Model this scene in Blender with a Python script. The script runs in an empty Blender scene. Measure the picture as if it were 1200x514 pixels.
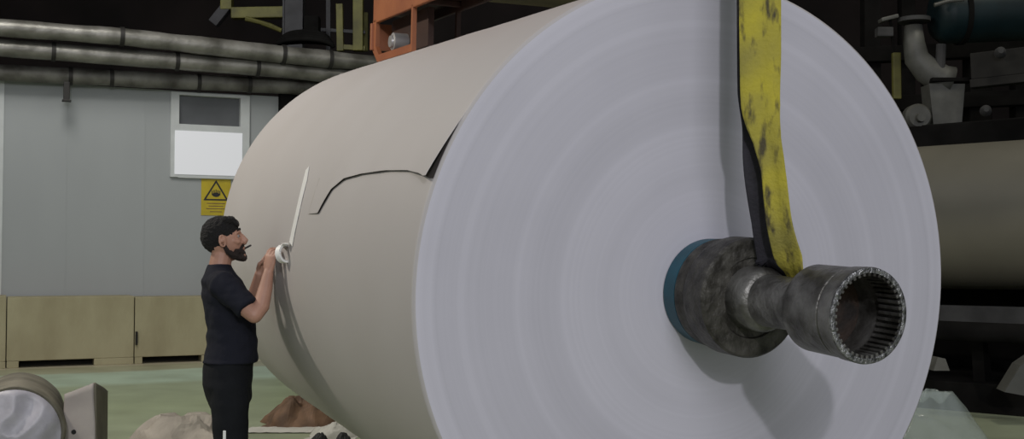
import bpy, bmesh, math, random
from mathutils import Vector, Matrix, noise, Quaternion
PI = math.pi
random.seed(7)
sc = bpy.context.scene
COL = sc.collection

# ------------------------------------------------------------------ camera
FPX, HOR, CAMZ = 1342.26, 305.3, 1.55
PITCH = math.atan((HOR - 257) / FPX)
cd = bpy.data.cameras.new('camera'); cam = bpy.data.objects.new('camera', cd); COL.objects.link(cam)
cd.sensor_width = 36; cd.lens = FPX / 1200 * 36; cd.clip_end = 200
cam.location = (0, 0, CAMZ); cam.rotation_euler = (PI / 2 + PITCH, 0, 0)
sc.camera = cam
EYE = Vector((0, 0, CAMZ))

def ray(px, py):
    u, v = (px - 600) / FPX, (py - 257) / FPX
    c, s = math.cos(PITCH), math.sin(PITCH)
    return Vector((u, c + v * s, s - v * c))
def at(px, py, Y):
    r = ray(px, py); return EYE + r * (Y / r.y)
def hit(px, py, P, N):
    r = ray(px, py); return EYE + r * ((P - EYE).dot(N) / r.dot(N))

# ------------------------------------------------------------------ materials
def mat(name, col, rough=.6, metal=0., bump=0., bscale=40., var=0., vscale=4., col2=None, spec=None,
        trans=0., alpha=1., detail=4., stretch=None, emit=None, estr=0.):
    m = bpy.data.materials.new(name); m.use_nodes = True
    nt = m.node_tree; N = nt.nodes; L = nt.links; b = N['Principled BSDF']
    c = tuple(col) + (1,)
    b.inputs['Base Color'].default_value = c
    b.inputs['Roughness'].default_value = rough; b.inputs['Metallic'].default_value = metal
    if spec is not None: b.inputs['Specular IOR Level'].default_value = spec
    if trans: b.inputs['Transmission Weight'].default_value = trans
    if alpha < 1: b.inputs['Alpha'].default_value = alpha
    if emit: b.inputs['Emission Color'].default_value = tuple(emit) + (1,); b.inputs['Emission Strength'].default_value = estr
    tc = N.new('ShaderNodeTexCoord'); mp = N.new('ShaderNodeMapping'); L.new(tc.outputs['Object'], mp.inputs[0])
    if stretch: mp.inputs['Scale'].default_value = stretch
    if var:
        n = N.new('ShaderNodeTexNoise'); n.inputs['Scale'].default_value = vscale; n.inputs['Detail'].default_value = detail
        L.new(mp.outputs[0], n.inputs['Vector'])
        r = N.new('ShaderNodeValToRGB')
        c2 = col2 if col2 else tuple(x * (1 - var) for x in col)
        r.color_ramp.elements[0].position = .35; r.color_ramp.elements[1].position = .65
        r.color_ramp.elements[0].color = tuple(c2) + (1,); r.color_ramp.elements[1].color = c
        L.new(n.outputs[0], r.inputs[0]); L.new(r.outputs[0], b.inputs['Base Color'])
    if bump:
        n2 = N.new('ShaderNodeTexNoise'); n2.inputs['Scale'].default_value = bscale; n2.inputs['Detail'].default_value = 5
        L.new(mp.outputs[0], n2.inputs['Vector'])
        bp = N.new('ShaderNodeBump'); bp.inputs['Strength'].default_value = bump; bp.inputs['Distance'].default_value = .02
        L.new(n2.outputs[0], bp.inputs['Height']); L.new(bp.outputs[0], b.inputs['Normal'])
    return m

M = {}
M['wrap'] = mat('kraft_white_wrap', (.46, .437, .425), .60, bump=.05, bscale=3, var=.05, vscale=1.2, col2=(.44, .415, .40))
M['tearshade'] = mat('tear_gap_shade', (.06, .05, .045), .9)  # near-black colour stands in for shade inside the tear
M['teal'] = mat('teal_plastic', (.005, .075, .11), .5, var=.3, vscale=10)
M['steel'] = mat('worn_steel', (.20, .195, .18), .42, metal=.6, bump=.5, bscale=22, var=.6, vscale=9, col2=(.045, .042, .036))
M['greasy'] = mat('greasy_steel', (.085, .08, .068), .5, metal=.35, bump=.6, bscale=30, var=.6, vscale=14, col2=(.02, .018, .014))
M['brightsteel'] = mat('scuffed_edge_steel', (.36, .36, .36), .35, metal=.8, bump=.7, bscale=60, var=.7, vscale=40, col2=(.1, .1, .1))
M['rust'] = mat('rusty_inside', (.06, .035, .022), .8, metal=.2, var=.6, vscale=9, col2=(.02, .016, .014), bump=.4)
M['wall'] = mat('grey_wall_panel', (.35, .367, .367), .6, var=.10, vscale=.5, col2=(.31, .325, .325), stretch=(1, 1, .35))
M['frame'] = mat('pale_window_frame', (.55, .57, .56), .5, var=.1)
M['darkglass'] = mat('dim_glass', (.115, .12, .125), .25, var=.25, vscale=1.2)
M['litglass'] = mat('lit_glass', (.5, .5, .5), .4, emit=(.93, .95, 1.0), estr=.34)
M['black'] = mat('black_print', (.012, .012, .012), .6)
M['signyellow'] = mat('sign_yellow', (.50, .38, .012), .5, var=.15, vscale=8)
M['crate'] = mat('weathered_yellow_board', (.36, .325, .20), .75, var=1, vscale=2.2, col2=(.29, .255, .15), bump=.25, bscale=25, stretch=(1, 1, .5))
M['cratedark'] = mat('fork_slot_black', (.015, .014, .01), .9)
M['pipe'] = mat('grimy_lagged_pipe', (.29, .28, .25), .40, metal=.4, var=1, vscale=2.2, col2=(.10, .096, .08), bump=.6, bscale=7, detail=8)
M['pipe2'] = mat('grimy_duct', (.20, .195, .17), .6, metal=.2, var=1, vscale=2.6, col2=(.06, .055, .045), bump=.6, bscale=7, detail=8)
M['band'] = mat('dark_clamp_band', (.03, .028, .025), .6, metal=.4)
M['orange'] = mat('orange_crane_paint', (.33, .115, .045), .5, var=.3, vscale=3, bump=.1, col2=(.26, .085, .035))
M['orangedark'] = mat('shaded_orange_steel', (.05, .02, .012), .6, var=.4, vscale=4)  # orange darkened: shade of underside and inner faces put into the colour
M['boltgrey'] = mat('bolt_steel', (.34, .33, .32), .4, metal=.4)
M['brownsteel'] = mat('brown_steel', (.16, .12, .07), .7, var=.5, vscale=2)
M['yellowsteel'] = mat('dusty_yellow_paint', (.16, .15, .03), .6, var=.5, vscale=3)
M['greysteel'] = mat('dusty_grey_paint', (.055, .055, .055), .8, spec=.2, var=.4, vscale=3)
M['darksteel'] = mat('dark_machine_steel', (.009, .0085, .008), .9, spec=.08, var=.5, vscale=3)
M['palesteel'] = mat('pale_grey_casting', (.09, .09, .08), .55, var=.5, vscale=5, col2=(.06, .06, .052))
M['tank'] = mat('dark_teal_tank', (.004, .014, .017), .5, spec=.25, var=.4, vscale=3)
M['hall'] = mat('unlit_hall_wall', (.028, .020, .018), .9, var=.6, vscale=.4)  # darkness of the far hall put into the wall and ceiling colour
M['dim2'] = mat('dusty_column_paint', (.045, .045, .05), .7, var=.5, vscale=3)
M['dim'] = mat('dim_steel', (.025, .024, .022), .85, spec=.15, var=.4, vscale=3)
M['rollback'] = mat('cream_paper_roll', (.15, .14, .108), .5, var=.12, vscale=1.5)
M['strap'] = None
M['strapdark'] = mat('dark_webbing', (.022, .02, .028), .8, bump=.3, bscale=60, var=.5, vscale=10)  # near-black webbing for the rear ply
M['shirt'] = mat('navy_cotton', (.012, .013, .020), .9, bump=.5, bscale=9, spec=.2)
M['trousers'] = mat('black_cotton', (.009, .010, .012), .9, bump=.5, bscale=9, spec=.2)
M['skin'] = mat('skin', (.43, .235, .165), .55, var=.15, vscale=12)
M['hair'] = mat('black_hair', (.006, .005, .005), .85, bump=1, bscale=120)
M['beard'] = mat('dark_beard', (.022, .013, .010), .75, bump=1, bscale=160)
M['shoe'] = mat('black_shoe', (.012, .012, .012), .5)
M['white'] = mat('white_plastic', (.75, .75, .72), .5)
M['tape'] = mat('white_tape', (.80, .80, .77), .45)
M['film'] = mat('clear_crumpled_film', (.62, .70, .66), .18, trans=.0, alpha=.30, bump=.4, bscale=8)
M['greyfilm'] = mat('greyish_film', (.46, .45, .50), .42, var=.3, vscale=5, bump=.5, bscale=7)
M['kraft'] = mat('brown_kraft', (.19, .175, .13), .7, var=.4, vscale=5)
M['kraft2'] = mat('brown_crumpled_kraft', (.20, .115, .065), .75, var=.5, vscale=6)
M['pinkpaper'] = mat('dusty_pinkish_paper', (.40, .36, .30), .8, var=.3, vscale=4)
M['board'] = mat('grey_pink_board', (.46, .42, .39), .7, var=.3, vscale=2.5)
M['paper'] = mat('off_white_paper', (.58, .57, .51), .7, var=.15, vscale=4)
M['eye'] = mat('eye_white', (.28, .26, .25), .3)

def face_mat():
    m = bpy.data.materials.new('wound_paper_edge'); m.use_nodes = True
    nt = m.node_tree; N = nt.nodes; L = nt.links; b = N['Principled BSDF']
    b.inputs['Roughness'].default_value = .7; b.inputs['Specular IOR Level'].default_value = .25
    tc = N.new('ShaderNodeTexCoord'); vl = N.new('ShaderNodeVectorMath'); vl.operation = 'LENGTH'
    L.new(tc.outputs['Object'], vl.inputs[0])
    cb = N.new('ShaderNodeCombineXYZ'); L.new(vl.outputs['Value'], cb.inputs[0])
    n2 = N.new('ShaderNodeTexNoise'); n2.inputs['Scale'].default_value = 45; n2.inputs['Detail'].default_value = 3; L.new(cb.outputs[0], n2.inputs['Vector'])
    mr = N.new('ShaderNodeMapRange'); mr.inputs[1].default_value = 0; mr.inputs[2].default_value = 1.3; L.new(vl.outputs['Value'], mr.inputs[0])
    r = N.new('ShaderNodeValToRGB'); e = r.color_ramp.elements
    def tone(k): return (.49 * k, .48 * k, .525 * k, 1)
    st = [(0, 1.058), (.30, 1.058), (.385, 1.000), (.40, 1.044), (.52, 1.058), (.54, 0.978), (.60, 0.956), (.655, 1.000), (.675, 1.051), (.69, 0.971), (.78, 0.978), (.835, 1.000), (.85, 1.065), (.87, 1.000), (.93, 0.978), (.945, 1.044), (1.0, 1.073)]
    e[0].position = 0; e[0].color = tone(st[0][1]); e[1].position = 1; e[1].color = tone(st[-1][1])
    for p, k in st[1:-1]:
        q = e.new(p); q.color = tone(k)
    L.new(mr.outputs[0], r.inputs[0])
    r3 = N.new('ShaderNodeMapRange'); r3.inputs[1].default_value = .3; r3.inputs[2].default_value = .7; r3.inputs[3].default_value = .97; r3.inputs[4].default_value = 1.03; L.new(n2.outputs[0], r3.inputs[0])
    n4 = N.new('ShaderNodeTexNoise'); n4.inputs['Scale'].default_value = 1.3; n4.inputs['Detail'].default_value = 3; L.new(tc.outputs['Object'], n4.inputs['Vector'])
    r4 = N.new('ShaderNodeMapRange'); r4.inputs[1].default_value = .3; r4.inputs[2].default_value = .7; r4.inputs[3].default_value = .95; r4.inputs[4].default_value = 1.04; L.new(n4.outputs[0], r4.inputs[0])
    m1 = N.new('ShaderNodeMath'); m1.operation = 'MULTIPLY'; L.new(r3.outputs[0], m1.inputs[0]); L.new(r4.outputs[0], m1.inputs[1])
    vm = N.new('ShaderNodeVectorMath'); vm.operation = 'SCALE'; L.new(r.outputs[0], vm.inputs[0]); L.new(m1.outputs[0], vm.inputs['Scale'])
    L.new(vm.outputs[0], b.inputs['Base Color'])
    bp = N.new('ShaderNodeBump'); bp.inputs['Strength'].default_value = .12; bp.inputs['Distance'].default_value = .004
    L.new(n2.outputs[0], bp.inputs['Height']); L.new(bp.outputs[0], b.inputs['Normal'])
    return m
M['face'] = face_mat()

def strap_mat():
    m = mat('yellow_webbing', (.42, .36, .025), .8, bump=.3, bscale=70, var=.5, vscale=4, col2=(.24, .21, .045))
    nt = m.node_tree; N = nt.nodes; L = nt.links; b = N['Principled BSDF']
    src = b.inputs['Base Color'].links[0].from_socket
    tc = N.new('ShaderNodeTexCoord')
    n = N.new('ShaderNodeTexNoise'); n.inputs['Scale'].default_value = 26; n.inputs['Detail'].default_value = 6
    mp = N.new('ShaderNodeMapping'); mp.inputs['Scale'].default_value = (1, 1, .3); L.new(tc.outputs['Object'], mp.inputs[0]); L.new(mp.outputs[0], n.inputs['Vector'])
    r = N.new('ShaderNodeValToRGB'); r.color_ramp.elements[0].position = .54; r.color_ramp.elements[1].position = .68
    L.new(n.outputs[0], r.inputs[0])
    mx = N.new('ShaderNodeMixRGB'); L.new(r.outputs[0], mx.inputs[0]); L.new(src, mx.inputs[1]); mx.inputs[2].default_value = (.06, .05, .02, 1)
    L.new(mx.outputs[0], b.inputs['Base Color'])
    return m
M['strap'] = strap_mat()

# ------------------------------------------------------------------ object helpers
def V(*a): return Vector(a)
ORG = {}
def props(o, label=None, cat=None, group=None, kind=None):
    if label: o['label'] = label
    if cat: o['category'] = cat
    if group: o['group'] = group
    if kind: o['kind'] = kind
def thing(name, loc, label, cat, group=None):
    o = bpy.data.objects.new(name, None); COL.objects.link(o); o.location = loc; ORG[o.name] = Vector(loc)
    o.empty_display_size = .1
    props(o, label, cat, group); return o
def obj(name, bm, m, parent=None, smooth=False, origin=None):
    """bm is in world coordinates; becomes ONE mesh object, child of parent or top-level with its own origin"""
    if parent is not None: og = ORG[parent.name]
    elif origin is not None: og = Vector(origin)
    else:
        xs = [v.co for v in bm.verts]
        og = V((min(c.x for c in xs) + max(c.x for c in xs)) / 2, (min(c.y for c in xs) + max(c.y for c in xs)) / 2, min(c.z for c in xs))
    bmesh.ops.translate(bm, verts=bm.verts, vec=-og)
    bmesh.ops.recalc_face_normals(bm, faces=bm.faces)
    me = bpy.data.meshes.new(name); bm.to_mesh(me); bm.free()
    ms = m if isinstance(m, (list, tuple)) else [m]
    for k in ms: me.materials.append(k)
    if smooth:
        for p in me.polygons: p.use_smooth = True
    o = bpy.data.objects.new(name, me); COL.objects.link(o); ORG[o.name] = og
    if parent is not None: o.parent = parent
    else: o.location = og
    return o
def autosmooth(o, ang=35):
    me = o.data
    for p in me.polygons: p.use_smooth = True
    b = bmesh.new(); b.from_mesh(me)
    for e in b.edges:
        if len(e.link_faces) == 2 and e.calc_face_angle(0) > math.radians(ang): e.smooth = False
    b.to_mesh(me); b.free(); return o
def struct(name, bm, m, parent=None):
    o = obj(name, bm, m, parent)
    if parent is None: o['kind'] = 'structure'
    return o
def box(bm, c, size, X=V(1, 0, 0), Z=V(0, 0, 1), bev=0., mi=0):
    X = X.normalized(); Z = Z.normalized(); Y = Z.cross(X).normalized(); Z = X.cross(Y)
    R = Matrix((X, Y, Z)).transposed()
    t = bmesh.new(); bmesh.ops.create_cube(t, size=1)
    for v in t.verts: v.co = Vector((v.co.x * size[0], v.co.y * size[1], v.co.z * size[2]))
    if bev: bmesh.ops.bevel(t, geom=t.edges[:], offset=bev, segments=2, affect='EDGES', profile=.6)
    for v in t.verts: v.co = R @ v.co + Vector(c)
    merge(bm, t, mi); return bm
def merge(bm, t, mi=0):
    mp = [bm.verts.new(v.co) for v in t.verts]
    t.verts.index_update()
    for f in t.faces:
        try:
            nf = bm.faces.new([mp[v.index] for v in f.verts]); nf.material_index = mi; nf.smooth = f.smooth
        except ValueError: pass
    t.free()
def frame_of(a):
    a = a.normalized(); up = V(0, 0, 1) if abs(a.z) < .9 else V(1, 0, 0)
    u = up.cross(a).normalized(); return u, a.cross(u).normalized()
def tube(bm, pts, rad, seg=16, caps=True, mi=0, round_caps=False, sq=1.):
    pts = [Vector(p) for p in pts]
    rad = [rad] * len(pts) if not hasattr(rad, '__len__') else list(rad)
    if round_caps:
        d0 = (pts[0] - pts[1]).normalized(); d1 = (pts[-1] - pts[-2]).normalized()
        pts = [pts[0] + d0 * rad[0] * .87, pts[0] + d0 * rad[0] * .5] + pts + [pts[-1] + d1 * rad[-1] * .5, pts[-1] + d1 * rad[-1] * .87]
        rad = [rad[0] * .5, rad[0] * .87] + rad + [rad[-1] * .87, rad[-1] * .5]
    rings = []; u = None
    for i, p in enumerate(pts):
        t = ((pts[min(i + 1, len(pts) - 1)] - pts[max(i - 1, 0)])).normalized()
        if u is None: u, w = frame_of(t)
        else:
            u = (u - t * u.dot(t)).normalized(); w = t.cross(u)
        rings.append([bm.verts.new(p + (u * math.cos(a) + w * math.sin(a) * sq) * rad[i]) for a in [2 * PI * k / seg for k in range(seg)]])
    for a, b in zip(rings, rings[1:]):
        for k in range(seg):
            f = bm.faces.new((a[k], a[(k + 1) % seg], b[(k + 1) % seg], b[k])); f.material_index = mi
    if caps:
        for r in (rings[0][::-1], rings[-1]):
            f = bm.faces.new(r); f.material_index = mi
    return bm
def lathe(bm, P, A, prof, seg=64, mi=0, closed=False):
    """prof: list of (offset along A, radius)"""
    A = A.normalized(); u, w = frame_of(A); rings = []
    for s, r in prof:
        c = P + A * s
        if r <= 1e-6: rings.append([bm.verts.new(c)])
        else: rings.append([bm.verts.new(c + (u * math.cos(2 * PI * k / seg) + w * math.sin(2 * PI * k / seg)) * r) for k in range(seg)])
    prs = list(zip(rings, rings[1:])) + ([(rings[-1], rings[0])] if closed else [])
    for a, b in prs:
        for k in range(seg):
            k2 = (k + 1) % seg
            if len(a) == 1 and len(b) == 1: continue
            if len(a) == 1: f = bm.faces.new((a[0], b[k], b[k2]))
            elif len(b) == 1: f = bm.faces.new((a[k], a[k2], b[0]))
            else: f = bm.faces.new((a[k], a[k2], b[k2], b[k]))
            f.material_index = mi
    return bm
def prism(bm, pts, ext, mi=0):
    """polygon of world points extruded by vector ext"""
    a = [bm.verts.new(p) for p in pts]; b = [bm.verts.new(Vector(p) + ext) for p in pts]
    n = len(a)
    for f in (a[::-1], b): bm.faces.new(f).material_index = mi
    for i in range(n): bm.faces.new((a[i], a[(i + 1) % n], b[(i + 1) % n], b[i])).material_index = mi
    return bm
def sphere(bm, c, r, X=V(1, 0, 0), seg=20, fn=None):
    t = bmesh.new(); bmesh.ops.create_uvsphere(t, u_segments=seg, v_segments=seg // 2 + 2, radius=1)
    for v in t.verts:
        p = v.co.copy()
        if fn: p = fn(p)
        else: p = Vector((p.x * r[0], p.y * r[1], p.z * r[2]))
        v.co = p + Vector(c)
    merge(bm, t)
def voxel(bm, size, smooth_it=3, disp=None):
    me = bpy.data.meshes.new('tmp'); bmesh.ops.recalc_face_normals(bm, faces=bm.faces); bm.to_mesh(me); bm.free()
    o = bpy.data.objects.new('tmp', me); COL.objects.link(o)
    m = o.modifiers.new('r', 'REMESH'); m.mode = 'VOXEL'; m.voxel_size = size
    if smooth_it:
        s = o.modifiers.new('s', 'SMOOTH'); s.factor = .5; s.iterations = smooth_it
    dg = bpy.context.evaluated_depsgraph_get(); ev = o.evaluated_get(dg)
    nm = bpy.data.meshes.new_from_object(ev)
    out = bmesh.new(); out.from_mesh(nm)
    bpy.data.objects.remove(o); bpy.data.meshes.remove(me); bpy.data.meshes.remove(nm)
    if disp:
        out.normal_update()
        for v, n in [(v, v.normal.copy()) for v in out.verts]: v.co += n * disp(v.co)
    return out
def crumple(cx, cy, sx, sy, h, seed, res=34, z0=0.004, sharp=1.3, rot=0., flat=1.2, freq=3.5, skew=0.):
    bm = bmesh.new(); g = []
    c, s = math.cos(rot), math.sin(rot)
    for i in range(res + 1):
        row = []
        for j in range(res + 1):
            a, b = i / res * 2 - 1, j / res * 2 - 1
            n = noise.noise(V(a * 1.6 + seed, b * 1.6, seed * 2.1)) * .25
            rr = math.hypot(a, b) if True else 0
            e = max(0, 1 - rr ** flat)
            p = V(a * freq + seed * 3, b * freq, seed)
            ridg = 1 - abs(noise.noise(p)) * 2.2 + .45 * (1 - abs(noise.noise(p * 2.3)) * 2.4)
            z = h * min(1, e * 1.5) ** .8 * (.62 + .38 * max(0, min(1.1, ridg)) / 1.1)
            x = a * sx * (1 + n) + .05 * sx * noise.noise(p * 1.7) + skew * z; y = b * sy * (1 + n) + .05 * sy * noise.noise(p * 1.9 + V(9, 9, 9))
            row.append(bm.verts.new((cx + x * c - y * s, cy + x * s + y * c, z0 + z)))
        g.append(row)
    for i in range(res):
        for j in range(res): bm.faces.new((g[i][j], g[i + 1][j], g[i + 1][j + 1], g[i][j + 1]))
    # closed underside on the floor
    rim = [g[i][0] for i in range(res + 1)] + [g[res][j] for j in range(1, res + 1)] + [g[i][res] for i in range(res - 1, -1, -1)] + [g[0][j] for j in range(res - 1, 0, -1)]
    low = [bm.verts.new((v.co.x, v.co.y, .001)) for v in rim]
    n = len(rim)
    for i in range(n): bm.faces.new((rim[i], low[i], low[(i + 1) % n], rim[(i + 1) % n]))
    bm.faces.new(low)
    return bm

# ------------------------------------------------------------------ the setting
WT = V(.911, .412, 0).normalized(); WN = V(.412, -.911, 0).normalized()
WO = V(-6.37, 17.8, 0)
def wp(px, py, off=0.): return hit(px, py, WO + WN * off, WN)
def wu(px, off=0., py=300): return (wp(px, py, off) - WO).dot(WT)
def wpt(u, z, off=0.): return WO + WT * u + WN * off + V(0, 0, z)

def floor_mat():
    m = bpy.data.materials.new('green_painted_floor'); m.use_nodes = True
    nt = m.node_tree; N = nt.nodes; L = nt.links; b = N['Principled BSDF']; b.inputs['Roughness'].default_value = .42
    tc = N.new('ShaderNodeTexCoord')
    dt = N.new('ShaderNodeVectorMath'); dt.operation = 'DOT_PRODUCT'; dt.inputs[1].default_value = WN
    L.new(tc.outputs['Object'], dt.inputs[0])
    base = WO.dot(WN)
    mr = N.new('ShaderNodeMapRange'); mr.inputs[1].default_value = base; mr.inputs[2].default_value = base + 10
    n0 = N.new('ShaderNodeTexNoise'); n0.inputs['Scale'].default_value = .8; L.new(tc.outputs['Object'], n0.inputs['Vector'])
    ad = N.new('ShaderNodeMath'); ad.operation = 'MULTIPLY_ADD'; ad.inputs[1].default_value = .35; L.new(n0.outputs[0], ad.inputs[0]); L.new(dt.outputs['Value'], ad.inputs[2])
    L.new(ad.outputs[0], mr.inputs[0])
    r = N.new('ShaderNodeValToRGB'); els = r.color_ramp.elements
    stops = [(0, (0.477, 0.437, 0.308)), (.11, (0.478, 0.439, 0.323)), (.125, (0.355, 0.349, 0.232)), (.20, (0.357, 0.366, 0.249)), (.215, (0.430, 0.545, 0.426)), (.36, (0.411, 0.527, 0.401)), (.40, (0.310, 0.369, 0.239)), (.62, (0.299, 0.352, 0.206)), (1, (0.309, 0.346, 0.237))]
    els[0].position = 0; els[0].color = stops[0][1] + (1,); els[1].position = 1; els[1].color = stops[-1][1] + (1,)
    for p, c in stops[1:-1]:
        e = els.new(p); e.color = c + (1,)
    L.new(mr.outputs[0], r.inputs[0])
    n = N.new('ShaderNodeTexNoise'); n.inputs['Scale'].default_value = 1.6; n.inputs['Detail'].default_value = 7; L.new(tc.outputs['Object'], n.inputs['Vector'])
    r2 = N.new('ShaderNodeValToRGB'); r2.color_ramp.elements[0].position = .3; r2.color_ramp.elements[1].position = .7
    r2.color_ramp.elements[0].color = (.80, .79, .76, 1); r2.color_ramp.elements[1].color = (1.1, 1.1, 1.1, 1)
    L.new(n.outputs[0], r2.inputs[0])
    mx = N.new('ShaderNodeMixRGB'); mx.blend_type = 'MULTIPLY'; mx.inputs[0].default_value = 1
    L.new(r.outputs[0], mx.inputs[1]); L.new(r2.outputs[0], mx.inputs[2]); L.new(mx.outputs[0], b.inputs['Base Color'])
    return m
bm = bmesh.new()
box(bm, (0, 14, -.1), (44, 40, .2))
fl = obj('floor', bm, floor_mat(), origin=(0, 0, 0)); fl['kind'] = 'structure'

WALLH = 4.27
u0, u1 = wu(-260), 6.4
# partition wall with its window opening left free
wl, wr = wu(202, py=150), wu(290, py=150)
wz0 = wp(245, 208).z; wz1 = WALLH - .02
bm = bmesh.new()
def wallbox(bm, ua, ub, za, zb, off0=-.12, off1=0, mi=0, bev=0):
    c = wpt((ua + ub) / 2, (za + zb) / 2, (off0 + off1) / 2)
    box(bm, c, (abs(ub - ua), abs(off1 - off0), abs(zb - za)), X=WT, mi=mi, bev=bev)
wallbox(bm, u0, wl, 0, WALLH); wallbox(bm, wr, u1, 0, WALLH); wallbox(bm, wl, wr, 0, wz0); wallbox(bm, wl, wr, wz1, WALLH)
# sheet joints, raised ribs of the panels
k = u0 + .3
while k < u1:
    if not (wl - .05 < k < wr + .05): wallbox(bm, k - .008, k + .008, .02, WALLH - .02, 0, .006)
    k += 1.15
wall_left = struct('wall_back', bm, M['wall'])
bm = bmesh.new(); ua = wu(1, py=200); wallbox(bm, ua - .035, ua + .03, 0.0, WALLH, .001, .022); struct('trim_1', bm, M['frame'])

# window: frame + upper dim pane + lit lower pane
bm = bmesh.new()
def fr(bm, xa, xb, ya, yb, o0=-.1, o1=.05):
    a = wp(xa, (ya + yb) / 2, 0); b = wp(xb, (ya + yb) / 2, 0)
    zt = wp((xa + xb) / 2, ya).z; zb = wp((xa + xb) / 2, yb).z
    wallbox(bm, (a - WO).dot(WT), (b - WO).dot(WT), zb, zt, o0, o1, bev=.006)
zt = WALLH - .02
def frz(bm, xa, xb, za, zb, o0=-.1, o1=.05): wallbox(bm, wu(xa, py=150), wu(xb, py=150), za, zb, o0, o1, bev=.006)
frz(bm, 199.5, 209.5, wz0 - .01, zt); frz(bm, 281, 292, wz0 - .01, zt)
zr0, zr1 = wp(245, 155.5).z, wp(245, 147).z
frz(bm, 209, 281.5, zr0, zr1); frz(bm, 209, 281.5, wz0 - .02, wz0 + .04); frz(bm, 209, 281.5, zt - .05, zt)
bm.verts.ensure_lookup_table()
window = struct('window_1', bm, M['frame'])
bm = bmesh.new(); frz(bm, 208, 282, zr1 - .01, zt - .03, -.07, -.05); obj('upper_pane', bm, M['darkglass'], window)
bm = bmesh.new(); frz(bm, 204.5, 283.5, wz0 + .035, zr0 + .01, .03, .062); lp = obj('lit_pane', bm, M['litglass'], window)
lp['label'] = 'bright backlit lower pane'
# dark column closing the wall beyond the window
bm = bmesh.new(); wallbox(bm, wu(326, py=150), wu(345, py=150), 0, WALLH + .1, .001, .16); struct('trim_2', bm, M['darksteel'])

# far hall enclosure
bm = bmesh.new(); box(bm, (0, 31, 7), (44, .3, 14)); struct('wall_far', bm, M['hall'])
bm = bmesh.new(); box(bm, (21.8, 16, 7), (.3, 30, 14)); struct('wall_right', bm, M['hall'])
bm = bmesh.new(); box(bm, (-21.8, 20, 7), (.3, 22, 14)); struct('wall_left', bm, M['hall'])
bm = bmesh.new(); box(bm, (0, 19, 14.1), (44, 24, .2)); struct('ceiling', bm, M['hall'])

# warning sign
sp = [wp(236, 208, .012), wp(270.5, 210, .012), wp(270, 253.5, .012), wp(236, 252, .012)]
ul, ur = (sp[0] - WO).dot(WT), (sp[1] - WO).dot(WT); zt_, zb_ = sp[0].z, sp[3].z
sign = thing('warning_sign', wpt((ul + ur) / 2, zb_, .006), 'yellow rectangular hazard sign with black triangle on grey wall below the window', 'sign')
bm = bmesh.new(); wallbox(bm, ul, ur, zb_, zt_, .002, .010); obj('plate', bm, M['signyellow'], sign)
uc = (ul + ur) / 2; w_ = ur - ul; h_ = zt_ - zb_
bm = bmesh.new()
tri = [(uc, zt_ - .05 * h_), (uc + .43 * w_, zt_ - .60 * h_), (uc - .43 * w_, zt_ - .60 * h_)]
cx_ = sum(p[0] for p in tri) / 3; cz_ = sum(p[1] for p in tri) / 3
inn = [(cx_ + (a - cx_) * .78, cz_ + (b - cz_) * .78) for a, b in tri]
for i in range(3):
    j = (i + 1) % 3
    q = [tri[i], tri[j], inn[j], inn[i]]
    prism(bm, [wpt(a, b, .0105) for a, b in q], WN * .003)
obj('triangle', bm, M['black'], sign)
bm = bmesh.new()
prism(bm, [wpt(cx_ + .13 * w_ * math.cos(t), cz_ - .03 * h_ + .06 * h_ * math.sin(t), .0105) for t in [2 * PI * i / 12 for i in range(12)]], WN * .003)
for dx in (-.13, -.065, 0, .065, .13):
    box(bm, wpt(cx_ + dx * w_, cz_ + (.05 - abs(dx) * .25) * h_, .012), (.03 * w_, .003, .12 * h_), X=WT)
obj('symbol', bm, M['black'], sign)
for y_, ww in ((.68, .62), (.75, .5), (.82, .66), (.90, .4)):
    bm = bmesh.new(); box(bm, wpt(uc, zt_ - y_ * h_, .011), (ww * w_, .002, .018 * h_), X=WT); obj('print_line', bm, M['kraft2'], sign)
# ------------------------------------------------------------------ pipes along the wall top
def pipe_run(name, pts_px, off, rads, m, label, clamps=(), seg=24, lump=.0):
    pts = [hit(x, y, WO + WN * off, WN) for x, y in pts_px]
    root = thing(name, pts[0], label, 'pipe')
    dense = []; rr = []
    for i in range(len(pts) - 1):
        n = 14
        for k in range(n):
            f = k / n; dense.append(pts[i].lerp(pts[i + 1], f)); rr.append(rads[i] * (1 - f) + rads[i + 1] * f)
    dense.append(pts[-1]); rr.append(rads[-1])
    rr = [r * (1 + lump * noise.noise(V(i * .35, off, 3))) for i, r in enumerate(rr)]
    bm = bmesh.new(); tube(bm, dense, rr, seg); autosmooth(obj('pipe_body', bm, m, root), 50)
    L = [(p - pts[0]).length for p in pts]
    for px in clamps:
        # centre of the run at that image column
        for i in range(len(pts_px) - 1):
            if pts_px[i][0] <= px <= pts_px[i + 1][0]:
                f = (px - pts_px[i][0]) / (pts_px[i + 1][0] - pts_px[i][0]); c = pts[i].lerp(pts[i + 1], f); r = rads[i] * (1 - f) + rads[i + 1] * f
                d = (pts[i + 1] - pts[i]).normalized()
                bm = bmesh.new(); lathe(bm, c - d * .03, d, [(0, r * .9), (0, r * 1.13), (.06, r * 1.13), (.06, r * .9)], 24, closed=True)
                autosmooth(obj('clamp', bm, M['band'], root), 30)
    return root
pipe_run('insulated_pipe', [(-60, 28), (143, 43), (332, 64), (470, 78)], .75, [.125, .13, .14, .13], M['pipe'], 'upper grimy lagged pipe running just under the dark gap, topmost of three', (143, 332, 385), lump=.12)
pipe_run('insulated_pipe', [(-60, 51), (143, 67), (332, 81), (470, 96)], .55, [.13, .13, .14, .13], M['pipe'], 'middle dusty lagged pipe, brightest at its left end, between two others', (60, 205, 300), lump=.08)
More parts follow.
